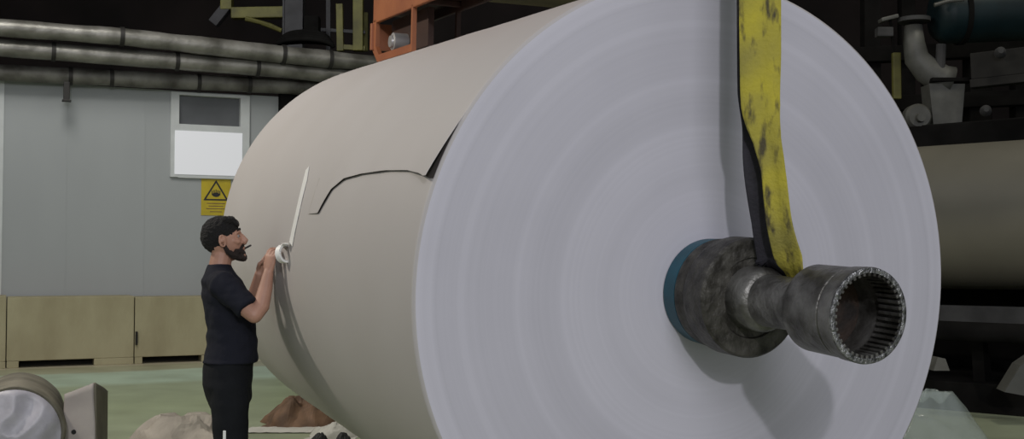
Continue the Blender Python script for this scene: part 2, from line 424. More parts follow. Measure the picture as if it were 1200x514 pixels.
pipe_run('duct', [(-60, 82), (143, 92), (332, 101), (470, 110)], .22, [.125, .125, .125, .125], M['pipe2'], 'lowest dark duct lying along the top edge of the grey wall', (80, 130, 230, 290), lump=.1)
bm = bmesh.new(); a = wp(78, 96, .35); b = wp(78, 118, .35)
box(bm, (a + b) / 2, (.09, .07, (a - b).length), X=WT, bev=.012); box(bm, b, (.13, .1, .03), X=WT, bev=.006)
o = obj('pipe_bracket', bm, M['band']); props(o, 'short dark stub bracket hanging below the lowest duct at far left', 'bracket')

# ------------------------------------------------------------------ yellow crates with fork slots
def crate(xa, xb, sa, sb, label):
    off = .75
    ua, ub = wu(xa, off, 385), wu(xb, off, 385)
    H = wp((xa + xb) / 2, 347.5, off).z
    c = wpt((ua + ub) / 2, 0, off - .35)
    root = thing('fork_crate', c, label, 'crate', 'yellow crates along the grey wall')
    bm = bmesh.new()
    wallbox(bm, ua, ub, .10, H, .05, off, bev=.012)
    obj('body', bm, M['crate'], root)
    us, ue = wu(sa, off, 420), wu(sb, off, 420)
    for p, q in ((ua, us), (ue, ub)):
        bm = bmesh.new(); wallbox(bm, p + .003, q, 0, .10, .05, off - .002, bev=.008); obj('foot', bm, M['crate'], root)
    bm = bmesh.new(); wallbox(bm, us, ue, 0.002, .10, .06, off - .3); obj('slot_back', bm, M['cratedark'], root)
    return root
crate(-150, 7, -120, -20, 'weathered yellow crate cut by the left edge of the picture')
crate(8, 157, 22, 110, 'long weathered yellow crate standing below the blank grey wall, left of the dark latch')
crate(158, 262, 167, 236, 'yellow crate directly behind the man, dark fork slot at its foot')
bm = bmesh.new(); c = wp(160, 396, .77); box(bm, c, (.035, .03, .2), X=WT, bev=.008)
o = obj('latch', bm, M['cratedark']); props(o, 'narrow dark vertical latch where the two yellow crates meet', 'latch')

# ------------------------------------------------------------------ dim structures beyond the wall
def bar(name, a, b, r, m, parent=None, label=None, cat=None, sq=False, group=None):
    bm = bmesh.new()
    if sq:
        d = (b - a); box(bm, (a + b) / 2, (d.length, r * 2, r * 2), X=d, Z=V(0, 0, 1) if abs(d.normalized().z) < .9 else V(0, -1, 0), bev=r * .15)
    else: tube(bm, [a, b], r, 12)
    o = obj(name, bm, m, parent)
    if label: props(o, label, cat, group)
    return o
D0 = 20.5
g = thing('yellow_lift_arm', at(300, 60, D0) - V(0, 0, 0), 'dusty yellow hoist arm with slanting brace in the dark, upper left', 'hoist')
_t = at(268, -40, D0); _t.z = 13.99
bar('mast', _t, at(266, 12, D0), .10, M['yellowsteel'], g, sq=True)
bar('brace', at(266, 8, D0), at(250, 28, D0), .09, M['dim2'], g, sq=True)
bar('crossbar', at(272, 16, D0), at(335, 15, D0), .10, M['yellowsteel'], g, sq=True)
bm = bmesh.new(); tube(bm, [at(288, 22, D0 - .2), at(304, 26, D0 - .2), at(316, 30, D0 - .2), at(330, 36, D0 - .2)], [.05, .04, .05, .04], 8); obj('chain', bm, M['yellowsteel'], g)
c0 = at(344, 45, D0 - .6)
g = thing('steel_column', c0, 'dull grey steel column rising behind the pipes beside the yellow arm', 'column')
bm = bmesh.new(); a = at(344, 62, D0 - .6); b = at(343, -60, D0 - .6)
box(bm, (a + b) / 2, (.34, .05, (b - a).length)); box(bm, (a + b) / 2 + V(-.16, 0.1, 0), (.03, .3, (b - a).length)); box(bm, (a + b) / 2 + V(.16, .1, 0), (.03, .3, (b - a).length)); obj('web', bm, M['dim2'], g)
bar('junction_box', at(366, 20, D0 - .5), at(366, 40, D0 - .5), .13, M['darksteel'], g, sq=True)
# coil of black hose resting on top pipe
cc = at(357, 50, 18.6)
bm = bmesh.new()
for q in range(4):
    R_ = .46 - .03 * q; pts = [cc + V(math.cos(t) * R_, math.sin(t) * .12 + .03 * q, -.06 + abs(math.sin(t)) * .10 + .045 * q) for t in [2 * PI * i / 32 for i in range(32)]]
    tube(bm, pts + [pts[0]], .04, 8, caps=False)
o = obj('hose_coil', bm, M['darksteel'], smooth=True); props(o, 'flat coil of black hose lying on the upper pipe', 'hose')
g = thing('guard_rail', at(415, 60, D0), 'yellow guard rail with two uprights left of the orange crane beam', 'railing')
bar('post', at(398, 5, D0), at(399, 60, D0), .06, M['yellowsteel'], g, sq=True)
bar('post', at(420, -30, D0), at(420, 60, D0), .09, M['yellowsteel'], g, sq=True)
bar('post', at(428, 15, D0 + .3), at(428, 60, D0 + .3), .05, M['yellowsteel'], g, sq=True)
bar('rail', at(398, 55, D0), at(428, 57, D0), .045, M['yellowsteel'], g, sq=True)
bar('rail', at(360, 34, D0), at(428, 38, D0), .03, M['dim2'], g, sq=True)
bar('thin_post', at(385, -20, D0), at(385, 60, D0), .04, M['dim2'], g, sq=True)

# ------------------------------------------------------------------ the paper roll
R = 1.3
D = V(.4124, -.9088, -.063).normalized(); C = V(.8138, 4.793, 1.424); LEN = 3.936
U, W = frame_of(D)                      # U horizontal, W other transverse
if W.z < 0: W = -W
H_ = D.cross(W).normalized()
if H_.x > 0: H_ = -H_                   # H_ points left in the picture
def surf(s, th, h=0.):                  # s behind the near face, th 0 = left side, up positive
    return C - D * s + (H_ * math.cos(th) + W * math.sin(th)) * (R + h)
def onroll(px, py):
    r = ray(px, py); a = r - D * r.dot(D); w = EYE - C; b = w - D * w.dot(D)
    A_, B_, C_ = a.dot(a), 2 * a.dot(b), b.dot(b) - R * R
    t = (-B_ - math.sqrt(max(B_ * B_ - 4 * A_ * C_, 0))) / (2 * A_); X = EYE + r * t
    q = X - C; return -q.dot(D), math.atan2(q.dot(W), q.dot(H_))
roll = thing('paper_roll', C - D * LEN / 2 - V(0, 0, R), 'giant wound roll of greyish white paper hanging in the middle, taller than the man', 'paper roll')
bm = bmesh.new()
prof = [(0.004, R - .012), (-.004, R - .002), (-.012, R)]
n = 60
for i in range(n + 1): prof.append((-.02 - (LEN - .04) * i / n, R + .0035 * noise.noise(V(i * .23, 1, 5))))
prof += [(-LEN + .01, R - .004), (-LEN, R - .02), (-LEN, .2)]
lathe(bm, C, D, prof, 160)
autosmooth(obj('wrapper', bm, M['wrap'], roll), 40)
bm = bmesh.new()
# wound edge: shallow telescoped bands, each with its own tiny slope
random.seed(11)
prof = [(.004, R - .012)]; r = R - .012; z = .004
bands = [(.045, .004), (.055, -.004), (.09, .003), (.07, -.006), (.12, .006), (.10, -.003), (.13, -.005), (.11, .006), (.12, -.004), (.10, .004), (.08, -.003)]
for w, dz in bands:
    if r - w < .25: break
    dz *= .45; prof.append((z + dz, r - w)); r -= w; z += dz
prof.append((z, .2))
lathe(bm, C, D, prof, 160)
fo = obj('end_face', bm, M['face'], roll, origin=C)
# give the face its own centre so that the rings of its material run round the core
fo.data.transform(Matrix.Translation(ORG[roll.name] - C)); fo.location = C - ORG[roll.name]; autosmooth(fo, 12)
fo['label'] = 'bluish white end face with concentric winding rings'

# torn wrapper: sheet lifted along a ragged cut and at the rim
tear_px = [(362, 251), (374, 250), (380, 239), (390, 222), (405, 210), (425, 204.5), (455, 200.5), (480, 200.5), (496, 205), (503, 209)]
tear = [onroll(*p) for p in tear_px]
tear.sort(key=lambda q: q[0])
rim = tear[0]
def tearth(s):
    if s <= tear[0][0]: return tear[0][1]
    for a, b in zip(tear, tear[1:]):
        if a[0] <= s <= b[0]:
            f = (s - a[0]) / max(b[0] - a[0], 1e-6); return a[1] * (1 - f) + b[1] * f
    return tear[-1][1]
s_end = tear[-1][0]
thtop = math.asin(max(-1, min(1, 0)))
q = onroll(541, 138); rimtop = q[1]; 
NS, NT = 110, 40
def f_end(th, t0): return min(1, max(0, (t0 + .22 - th) / .2))
def lift(s, th):
    t0 = tearth(s); w = .22
    f = max(0, 1 - (th - t0) / w)
    env = min(1, max(0, (s_end - s) / .25)) ** .7
    hb = (.009 + .003 * noise.noise(V(s * 5, 0, 2))) * env * f ** 2
    span = rimtop - tear[0][1]
    g_ = max(0, 1 - (th - tear[0][1]) / span)
    hr = .024 * g_ ** 1.3 * max(0, 1 - s / .30) ** 1.6
    return .0012 * f_end(th, t0) + hb + hr
bm = bmesh.new(); g = []
for i in range(NS + 1):
    s = .006 + (s_end - .006) * i / NS; t0 = tearth(s); t1 = max(rimtop + .03, t0 + .24)
    g.append([bm.verts.new(surf(s, t0 + (t1 - t0) * (j / NT) ** 1.3, lift(s, t0 + (t1 - t0) * (j / NT) ** 1.3) * min(1, (NT - j) / 8) - .003 * max(0, (j - NT + 8) / 8))) for j in range(NT + 1)])
for i in range(NS):
    for j in range(NT): bm.faces.new((g[i][j], g[i + 1][j], g[i + 1][j + 1], g[i][j + 1]))
o = obj('torn_flap', bm, M['wrap'], roll, smooth=True)
so = o.modifiers.new('thick', 'SOLIDIFY'); so.thickness = .0007; so.offset = 1
o['label'] = 'lifted torn edge of the wrapper'
bm = bmesh.new(); g = []  # strip added under the flap to paint the gap dark
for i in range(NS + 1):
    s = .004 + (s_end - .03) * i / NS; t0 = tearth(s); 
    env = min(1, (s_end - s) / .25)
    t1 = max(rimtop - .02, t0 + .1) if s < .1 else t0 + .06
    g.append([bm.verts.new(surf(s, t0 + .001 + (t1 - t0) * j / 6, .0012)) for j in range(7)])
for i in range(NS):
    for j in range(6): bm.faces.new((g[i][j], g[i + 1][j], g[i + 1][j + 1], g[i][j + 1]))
o = obj('tear_shade_strip', bm, M['tearshade'], roll, smooth=True); o['label'] = 'dark strip standing in for the shade inside the tear'

# white sealing tape stuck on the wrapper
tp = [onroll(x, y) for x, y in [(361, 197), (357.5, 214), (353, 232), (348.5, 252), (344.5, 270), (341.5, 286)]]
pts = [surf(s, th, .004) for s, th in tp]
bm = bmesh.new(); rows = []
for i, p in enumerate(pts):
    t = (pts[min(i + 1, len(pts) - 1)] - pts[max(i - 1, 0)]).normalized()
    nrm = (p - C); nrm = (nrm - D * nrm.dot(D)).normalized(); sd = t.cross(nrm).normalized() * .036 * (1.0 if i else .6)
    rows.append([bm.verts.new(p - sd), bm.verts.new(p + sd)])
for a, b in zip(rows, rows[1:]): bm.faces.new((a[0], a[1], b[1], b[0]))
o = obj('tape_strip', bm, M['tape']); so = o.modifiers.new('t', 'SOLIDIFY'); so.thickness = .0012
props(o, 'white adhesive tape strip stuck upright on the big roll above the hands', 'tape')

# ------------------------------------------------------------------ spool shaft
sh = thing('spool_shaft', C + D * .01, 'dark greasy steel shaft with flange and open splined coupling sticking out of the big roll', 'shaft')
f0 = .012
bm = bmesh.new(); lathe(bm, C, D, [(f0, .12), (f0, .2188), (f0 + .083, .2225), (f0 + .088, .12)], 72, closed=True)
o = autosmooth(obj('core_ring', bm, M['teal'], sh), 40); o['label'] = 'teal plastic core ring'
bm = bmesh.new(); lathe(bm, C, D, [(.1, .1), (.1, .2225), (.11, .2240), (.12, .222), (.16, .215), (.162, .1)], 72, closed=True)
autosmooth(obj('hub', bm, M['greasy'], sh), 30)
bm = bmesh.new(); lathe(bm, C, D, [(.155, .1), (.17, .21), (.18, .232), (.20, .237), (.31, .237), (.322, .228), (.322, .16), (.312, .155), (.312, .1)], 72, closed=True)
o = autosmooth(obj('flange', bm, M['greasy'], sh), 30)
bm = bmesh.new(); lathe(bm, C, D, [(.30, .0), (.30, .128), (.40, .125), (.412, .118), (.42, .11), (.424, .102), (.58, .098), (.64, .104), (.70, .11), (.70, 0)], 64)
autosmooth(obj('neck', bm, M['steel'], sh), 30)
cs, ce = .69, .975
bm = bmesh.new(); lathe(bm, C, D, [(cs, .09), (cs + .003, .148), (cs + .018, .158), (ce - .085, .160), (ce - .082, .156), (ce - .074, .156), (ce - .07, .164), (ce - .008, .1665), (ce - .006, .15), (cs + .06, .146), (cs + .055, .0), (cs, 0)], 80)
cup = autosmooth(obj('coupling', bm, [M['steel']], sh), 30)
bm = bmesh.new(); lathe(bm, C, D, [(ce - .012, .1655), (ce, .1645), (ce + .003, .160), (ce, .1465), (ce - .012, .1465)], 80, closed=True)
o = autosmooth(obj('rim', bm, M['brightsteel'], cup), 50); o['label'] = 'scuffed bright rim'
bm = bmesh.new()
for k in range(40):
    a = 2 * PI * k / 40; rd = H_ * math.cos(a) + W * math.sin(a)
    box(bm, C + D * (ce - .055) + rd * .143, (.012, .105, .016), X=D.cross(rd), Z=rd, bev=.003)
o = obj('spline_teeth', bm, M['steel'], cup); 
bm = bmesh.new(); lathe(bm, C, D, [(cs + .062, 0), (cs + .062, .1455), (cs + .068, .1455), (cs + .072, .06), (cs + .085, .05), (cs + .085, 0)], 48)
autosmooth(obj('cup_floor', bm, M['rust'], cup), 30)

# ------------------------------------------------------------------ yellow sling
s0 = .50; AX = C + D * s0
def q3(x, z, back=0.): return V(x, AX.y + back, z)
rn = .118
def nk(a, rr=rn):  # point round the neck, a measured from the right side, counterclockwise to the top
    hh = -H_; return AX + hh * math.cos(a) * rr + W * math.sin(a) * rr
def px_(px, py, Y): return at(px, py, Y)
Yf, Yb = AX.y - .03, AX.y + .06
def ply(name, path, wid, m, parent, thick=.009):
    # path: (point, width vector direction, width)
    P = [Vector(p[0]) for p in path]
    dense = []; n = 8
    for i in range(len(P) - 1):
        p0, p1, p2, p3 = P[max(i - 1, 0)], P[i], P[i + 1], P[min(i + 2, len(P) - 1)]
        for k in range(n):
            t = k / n
            pt = .5 * ((2 * p1) + (-p0 + p2) * t + (2 * p0 - 5 * p1 + 4 * p2 - p3) * t * t + (-p0 + 3 * p1 - 3 * p2 + p3) * t ** 3)
            wv = path[i][1].normalized().lerp(path[i + 1][1].normalized(), t).normalized(); ww = path[i][2] * (1 - t) + path[i + 1][2] * t
            dense.append((pt, wv, ww))
    dense.append((P[-1], path[-1][1].normalized(), path[-1][2]))
    bm = bmesh.new(); rows = []
    cross = [(-.5, 0), (-.46, .5), (-.16, .5), (-.14, .36), (.14, .36), (.16, .5), (.46, .5), (.5, 0), (.46, -.5), (-.46, -.5)]
    for i, (p, wv, ww) in enumerate(dense):
        t = (dense[min(i + 1, len(dense) - 1)][0] - dense[max(i - 1, 0)][0]).normalized()
        wv = (wv - t * wv.dot(t)).normalized(); nn = t.cross(wv)
        rows.append([bm.verts.new(p + wv * ww * a + nn * thick * b) for a, b in cross])
    m_ = len(cross)
    for a, b in zip(rows, rows[1:]):
        for k in range(m_): bm.faces.new((a[k], a[(k + 1) % m_], b[(k + 1) % m_], b[k]))
    bm.faces.new(rows[0][::-1]); bm.faces.new(rows[-1])
    return autosmooth(obj(name, bm, m, parent), 40)
sl = thing('lifting_sling', AX - V(0, 0, rn), 'long dirty yellow webbing sling hanging down to the steel shaft', 'lifting sling')
XV = V(1, -.12, 0); DV = D
yellow = [(px_(890.5, -140, Yf), XV, .158), (px_(890.5, -40, Yf), XV, .158), (px_(891, 60, Yf), XV, .155), (px_(891.5, 125, Yf), XV, .145), (px_(899, 165, Yf), XV + V(0, -.2, 0), .105), (px_(906, 200, Yf), XV + V(0, -.3, 0), .092),
          (px_(913, 260, Yf), XV + V(0, -.4, 0), .098), (px_(923, 300, AX.y), XV + V(0, -.6, 0), .115), (nk(PI / 2 - .45, rn + .006), DV, .118), (nk(0.2), DV, .118), (nk(-PI / 4), DV, .11)]
ply('yellow_ply', yellow, .15, M['strap'], sl)['label'] = 'dirty yellow front ply'
dark = [(px_(888, -140, Yb), XV, .158), (px_(887.5, -40, Yb), XV, .158), (px_(887.5, 60, Yb), XV, .155), (px_(887.5, 110, Yb), XV, .15), (px_(889, 150, Yb), XV, .125), (px_(888, 198, Yb), XV, .108),
        (px_(896, 262, Yb + .02), XV + V(0, -.3, 0), .10), (px_(901, 300, AX.y + .10), XV + V(0, -.6, 0), .105), (nk(PI / 2 - .1, .142) - D * .10, DV, .10), (nk(.3, .142) - D * .10, DV, .10), (nk(-.6, .140) - D * .10, DV, .10)]
o = ply('dark_ply', dark, .15, M['strapdark'], sl); o['label'] = 'dark rear ply'

# ------------------------------------------------------------------ orange lifting beam above the roll
BD = D; BP = at(437, 28, 8.2)              # far lower left corner
BW = V(.9088, .4124, 0).normalized()      # across the beam, to the right
BU = BW.cross(BD); BU = BU if BU.z > 0 else -BU
BL = 4.3
beam = thing('lifting_beam', BP, 'orange box beam of the crane with bolted lug, hanging over the far end of the roll', 'crane beam')
def bb(bm, a0, a1, b0, b1, c0, c1, mi=0, bev=.008):
    cc = BP + BD * ((a0 + a1) / 2) + BW * ((b0 + b1) / 2) + BU * ((c0 + c1) / 2)
    box(bm, cc, (abs(a1 - a0), abs(b1 - b0), abs(c1 - c0)), X=BD, Z=BU, mi=mi, bev=bev)
bm = bmesh.new(); bb(bm, 0, BL, .31, .34, 0, .78); obj('far_side_plate', bm, M['orangedark'], beam)
bm = bmesh.new(); bb(bm, 0, BL, 0, .03, 0, .8); bb(bm, 0, BL, -.02, .36, .78, .82); obj('side_plates', bm, M['orange'], beam)
bm = bmesh.new(); bb(bm, 0.02, BL, .03, .31, .06, .09); 
for k in range(5): bb(bm, .9 + k * .8, .93 + k * .8, .03, .31, .02, .06)
obj('belly_plate', bm, M['orangedark'], beam)
# lug: open cheek frames below the far end, dark plate and pin inside
oc = [(0, .02), (0, -.19), (.12, -.285), (.86, -.285), (.86, .02)]
ic = [(.075, .02), (.075, -.17), (.15, -.235), (.835, -.235), (.835, .02)]
def lp3(a, b, c): return BP + BD * a + BW * b + BU * c
for b0, m_ in ((0, 'orange'), (.31, 'orangedark')):
    bm = bmesh.new()
    o_ = [[bm.verts.new(lp3(a, b0 + t, c)) for a, c in P] for P in (oc, ic) for t in (0, .03)]   # outer front/back, inner front/back
    n = 5
    for k in range(n - 1):
        bm.faces.new((o_[0][k], o_[0][k + 1], o_[2][k + 1], o_[2][k])); bm.faces.new((o_[1][k], o_[1][k + 1], o_[3][k + 1], o_[3][k]))
        bm.faces.new((o_[0][k], o_[0][k + 1], o_[1][k + 1], o_[1][k])); bm.faces.new((o_[2][k], o_[2][k + 1], o_[3][k + 1], o_[3][k]))
    obj('lug', bm, M[m_], beam)
bm = bmesh.new(); prism(bm, [lp3(a, .12, c) for a, c in ic], BW * .04); obj('web_plate', bm, M['orangedark'], beam)
bm = bmesh.new(); bb(bm, .0, .03, -.02, .34, -.19, .0, bev=.004); obj('end_plate', bm, M['orange'], beam)
pc = lp3(.40, .12, -.17)
bm = bmesh.new(); lathe(bm, pc, -BW, [(0, 0), (0, .062), (.10, .062), (.105, .045), (.12, .04), (.125, 0)], 24)
o = autosmooth(obj('pin', bm, M['boltgrey'], beam), 30); o['label'] = 'grey round pin head'
# brown girder crossing behind
a = at(524, 2, 9.8); b = at(730, 20, 9.6)
bm = bmesh.new(); d_ = (b - a).normalized()
box(bm, (a + b) / 2 + V(0, 0, .12), ((b - a).length, .5, .08), X=d_, bev=.01); box(bm, (a + b) / 2 + V(0, 0, .42), ((b - a).length, .06, .55), X=d_, bev=.01); box(bm, (a + b) / 2 + V(0, 0, .72), ((b - a).length, .5, .06), X=d_, bev=.01); [box(bm, V(q.x, q.y, (q.z + .7 + 13.99) / 2), (.08, .08, 13.99 - q.z - .7)) for q in (a.lerp(b, .2), a.lerp(b, .8))]
o = obj('girder', bm, M['brownsteel']); props(o, 'dull brown overhead girder crossing behind the top of the roll', 'girder')

# ------------------------------------------------------------------ paper machine on the right
RA = V(.75, -.66, 0).normalized()
rc = hit(1140, 253, at(1140, 253, 12.6), V(0, 1, 0)); rr_ = .80
br = thing('machine_roll', rc - V(0, 0, rr_), 'second roll of cream paper lying in the dark machine at the right edge', 'paper roll')
bm = bmesh.new(); lathe(bm, rc - RA * 2.6, RA, [(0, .1), (0, rr_ - .02), (.02, rr_), (4.6, rr_), (4.62, rr_ - .02), (4.62, .1)], 96, closed=True); autosmooth(obj('wrapper', bm, M['rollback'], br), 40)
bm = bmesh.new(); lathe(bm, rc - RA * 2.9, RA, [(0, 0), (0, .1), (5.2, .1), (5.2, 0)], 32); autosmooth(obj('spindle', bm, M['darksteel'], br), 40)
RN = V(-.66, -.75, 0).normalized()       # towards the camera side
mf = thing('reel_frame', V(rc.x, rc.y, 0), 'dark steel machine frame carrying the cream roll, black base beam on green floor', 'machine frame')
def mb(bm, a0, a1, n0, n1, z0, z1, bev=.01):
    base = V(rc.x, rc.y, 0)
    box(bm, base + RA * ((a0 + a1) / 2) + RN * ((n0 + n1) / 2) + V(0, 0, (z0 + z1) / 2), (abs(a1 - a0), abs(n1 - n0), abs(z1 - z0)), X=RA, bev=bev)
bm = bmesh.new(); mb(bm, -2.9, 2.6, -.9, .85, 0, .30); obj('base_beam', bm, M['darksteel'], mf)
bm = bmesh.new(); mb(bm, -2.9, 2.6, .55, .72, .86, 1.08); o = obj('cross_beam', bm, M['greysteel'], mf); o['label'] = 'greyish cross beam'
bm = bmesh.new(); mb(bm, -2.9, 2.6, -1.0, -.92, 0, 3.2); obj('added_dark_panel', bm, M['darksteel'], mf)  # panel added behind the roll so the gap stays dark
for a0 in (-2.9, 2.25):
    bm = bmesh.new(); mb(bm, a0, a0 + .25, -.5, .5, .30, 1.2); mb(bm, a0, a0 + .25, -.12, .12, 1.2, rc.z - .1); mb(bm, a0, a0 + .25, -.75, -.5, .3, 3.9); obj('end_stand', bm, M['darksteel'], mf)
for a0 in (-1.2, .2, 1.4):
    bm = bmesh.new(); prism(bm, [V(rc.x, rc.y, 0) + RA * (a0 + da) + RN * n_ + V(0, 0, z_) for da, n_, z_ in ((0, .62, .3), (0, .4, .3), (0, .58, .86), (0, .70, .86))], RA * .12); obj('gusset', bm, M['darksteel'], mf)
bm = bmesh.new(); a = at(1060, 385, 12.0); b = at(1215, 392, 11.2); tube(bm, [a, b], .10, 16); o = obj('guide_roll', bm, M['darksteel'], smooth=False); autosmooth(o, 40); props(o, 'slim dark guide roller low under the cream roll', 'roller')
bm = bmesh.new(); p = [at(1094, 434, 11.2), at(1113, 434, 11.2), at(1108, 420, 11.3), at(1099, 418, 11.3)]; prism(bm, p, V(0, .25, 0)); o = obj('wedge_block', bm, M['palesteel'], mf); o['label'] = 'pale grey wedge block'
bm = bmesh.new(); p = [at(1177, 459, 10.9), at(1215, 466, 10.9), at(1215, 415, 10.9), at(1196, 428, 10.9)]; prism(bm, p, V(.05, .3, 0)); o = obj('slanted_foot', bm, M['palesteel'], mf); o['label'] = 'grey slanted foot'
# overhead beam above the cream roll, slightly behind
bm = bmesh.new(); mb(bm, -2.9, 2.6, -.74, -.50, rc.z + rr_ + .02, rc.z + rr_ + .30); o = obj('top_beam', bm, M['darksteel'], mf); o['label'] = 'blackish top beam'
YM = 14.2
# tank
ta = at(1092, 18, YM); tb = at(1330, 8, YM); dd = (tb - ta).normalized(); rt = .36
tk = thing('tank', ta - V(0, 0, rt), 'dark teal horizontal tank with rounded end, upper right corner', 'tank')
bm = bmesh.new(); lathe(bm, ta, dd, [(0, 0), (0.0, rt * .5), (.04, rt * .8), (.12, rt * .97), (.2, rt), ((tb - ta).length, rt), ((tb - ta).length, 0)], 48); autosmooth(obj('shell', bm, M['tank'], tk), 40)
for s_ in (.32, 1.3):
    bm = bmesh.new(); lathe(bm, ta + dd * s_, dd, [(0, rt * .98), (0, rt * 1.06), (.06, rt * 1.06), (.06, rt * .98)], 48, closed=True); autosmooth(obj('hoop', bm, M['darksteel'], tk), 30)
bm = bmesh.new(); tube(bm, [at(1095, 6, YM - .45), at(1112, 1, YM - .45), at(1130, -1, YM - .45)], .025, 10); obj('handle', bm, M['palesteel'], tk)
# pale casting: elbow pipe leading down to a block
cs_ = thing('flanged_pipe', at(1110, 148, YM), 'pale grey bent casting with flanged block under the dark teal tank', 'pipe')
bm = bmesh.new(); tube(bm, [at(1070, 30, YM), at(1071, 50, YM), at(1074, 68, YM), at(1086, 82, YM), at(1102, 92, YM), at(1112, 96, YM)], [.11, .13, .15, .17, .18, .2], 20); obj('elbow', bm, M['palesteel'], cs_, smooth=True)
bm = bmesh.new(); box(bm, at(1110, 96, YM), (.52, .42, .05), bev=.01); obj('flange', bm, M['darksteel'], cs_)
bm = bmesh.new(); prism(bm, [at(1089, 98, YM - .15), at(1131, 98, YM - .15), at(1127, 147, YM - .15), at(1094, 147, YM - .15)], V(0, .3, 0)); obj('block', bm, M['palesteel'], cs_)
bm = bmesh.new(); lathe(bm, at(1071, 26, YM), V(0, 0, 1), [(0, 0), (0, .2), (.05, .2), (.05, 0)], 24); obj('cap', bm, M['greysteel'], cs_)
bm = bmesh.new(); tube(bm, [at(1103, 52, YM - .1), at(1101, 92, YM - .1)], .06, 12); obj('riser', bm, M['greysteel'], cs_)
bm = bmesh.new(); a = at(1138, 99, YM - .3); b = at(1240, 88, YM - .8); box(bm, (a + b) / 2, ((b - a).length, .18, .10), X=b - a, bev=.01); box(bm, (a + b) / 2 + V(0, 0, .22), ((b - a).length, .05, .32), X=b - a, bev=.01)
o = obj('channel_rail', bm, M['dim']); props(o, 'long grey channel rail sloping under the teal tank at right', 'rail')
bm = bmesh.new(); a = at(1050, 62, YM + .3); b = at(1051, 116, YM + .3); box(bm, (a + b) / 2, (.10, .08, (a - b).length), bev=.01); o = obj('yellow_post', bm, M['yellowsteel']); props(o, 'dim yellow upright post between the big roll and the grey casting', 'post')
g = thing('work_lamp', at(1045, 40, YM), 'small grey work lamp head beside the top right of the big roll', 'lamp')
bm = bmesh.new(); box(bm, at(1041, 22, YM), (.22, .16, .05), X=V(1, 0, .25), bev=.015); obj('hood', bm, M['palesteel'], g)
bm = bmesh.new(); box(bm, at(1036, 38, YM), (.2, .14, .12), bev=.02); obj('housing', bm, M['greysteel'], g)
bm = bmesh.new(); tube(bm, [at(1043, 24, YM), at(1045, 34, YM), at(1047, 60, YM + .1)], .02, 8); obj('stalk', bm, M['darksteel'], g)
bm = bmesh.new(); lathe(bm, at(1078, 136, YM - .3), V(0, 1, 0), [(0, 0), (0, .13), (.05, .16), (.2, .16), (.2, 0)], 24); lathe(bm, at(1078, 138, YM - .3), V(0, -1, 0), [(0, 0), (0, .06), (.06, .05), (.06, 0)], 16)
o = autosmooth(obj('round_valve', bm, M['palesteel']), 30); props(o, 'round grey valve body half hidden behind the big roll, on the brown beam', 'valve')
# dim frame work filling the dark behind
g = thing('machine_gallery', V(6.5, 16.5, 0), 'dark steel gallery frame far behind the machine at right', 'machine frame')
for k, (x, w) in enumerate(((1020, .12), (1062, .1), (1145, .16), (1196, .12))):
    a = at(x, 420, 16.5); b = at(x, -60, 16.5); a.z = 0; bar('post', a, b, w, M['darksteel'], g, sq=True)
for y in (60, 118, 160): bar('beam', at(990, y + 6, 16.4), at(1260, y - 6, 16.4), .11, M['darksteel'], g, sq=True)

for k, (x, y) in enumerate(((1155, 130), (1187, 146), (1172, 62))):
    bm = bmesh.new(); lathe(bm, at(x, y, YM - .6), V(-.3, -1, .1), [(0, 0), (0, .07), (.06, .06), (.1, .03), (.1, 0)], 16); autosmooth(obj('cap', bm, M['greysteel'], g), 30)
# ------------------------------------------------------------------ scrap on the floor
# wrapped butt roll, bottom left
Yw = 8.0; cR = .345
cc = at(15, 511, Yw); cc.z = cR
ax = V(.36, -.93, 0).normalized()
stub = thing('scrap_roll', V(cc.x, cc.y, 0), 'stubby roll wrapped in crumpled grey film, lower left corner', 'paper roll')
bm = bmesh.new(); lathe(bm, cc, ax, [(0, .29), (.015, cR - .015), (0, cR), (-.9, cR), (-.9, 0)], 64); 
for v in bm.verts:
    v.co += V(noise.noise(v.co * 6), noise.noise(v.co * 6 + V(5, 5, 5)), noise.noise(v.co * 6 + V(9, 0, 3))) * .012
    if v.co.z < .004: v.co.z = .004
autosmooth(obj('rim_wrap', bm, M['kraft'], stub), 50)
bm = bmesh.new(); uu, ww = frame_of(ax); rings = []
for i in range(15):
    r = (cR - .035) * i / 14 + .002
    rings.append([bm.verts.new(cc + uu * math.cos(t) * r + ww * math.sin(t) * r + ax * (.02 + .05 * (1 - (i / 14) ** 2) + .035 * (1 - abs(noise.noise(V(math.cos(t) * i * .11, math.sin(t) * i * .11, 4.2))) * 2.0) * (1 if i < 14 else 0))) for t in [2 * PI * k / 56 for k in range(56)]])
for a, b in zip(rings, rings[1:]):
    for k in range(56): bm.faces.new((a[k], a[(k + 1) % 56], b[(k + 1) % 56], b[k]))
bm.faces.new(rings[0]); o = obj('film_end', bm, M['greyfilm'], stub, smooth=True); o['label'] = 'crumpled grey film over the end'
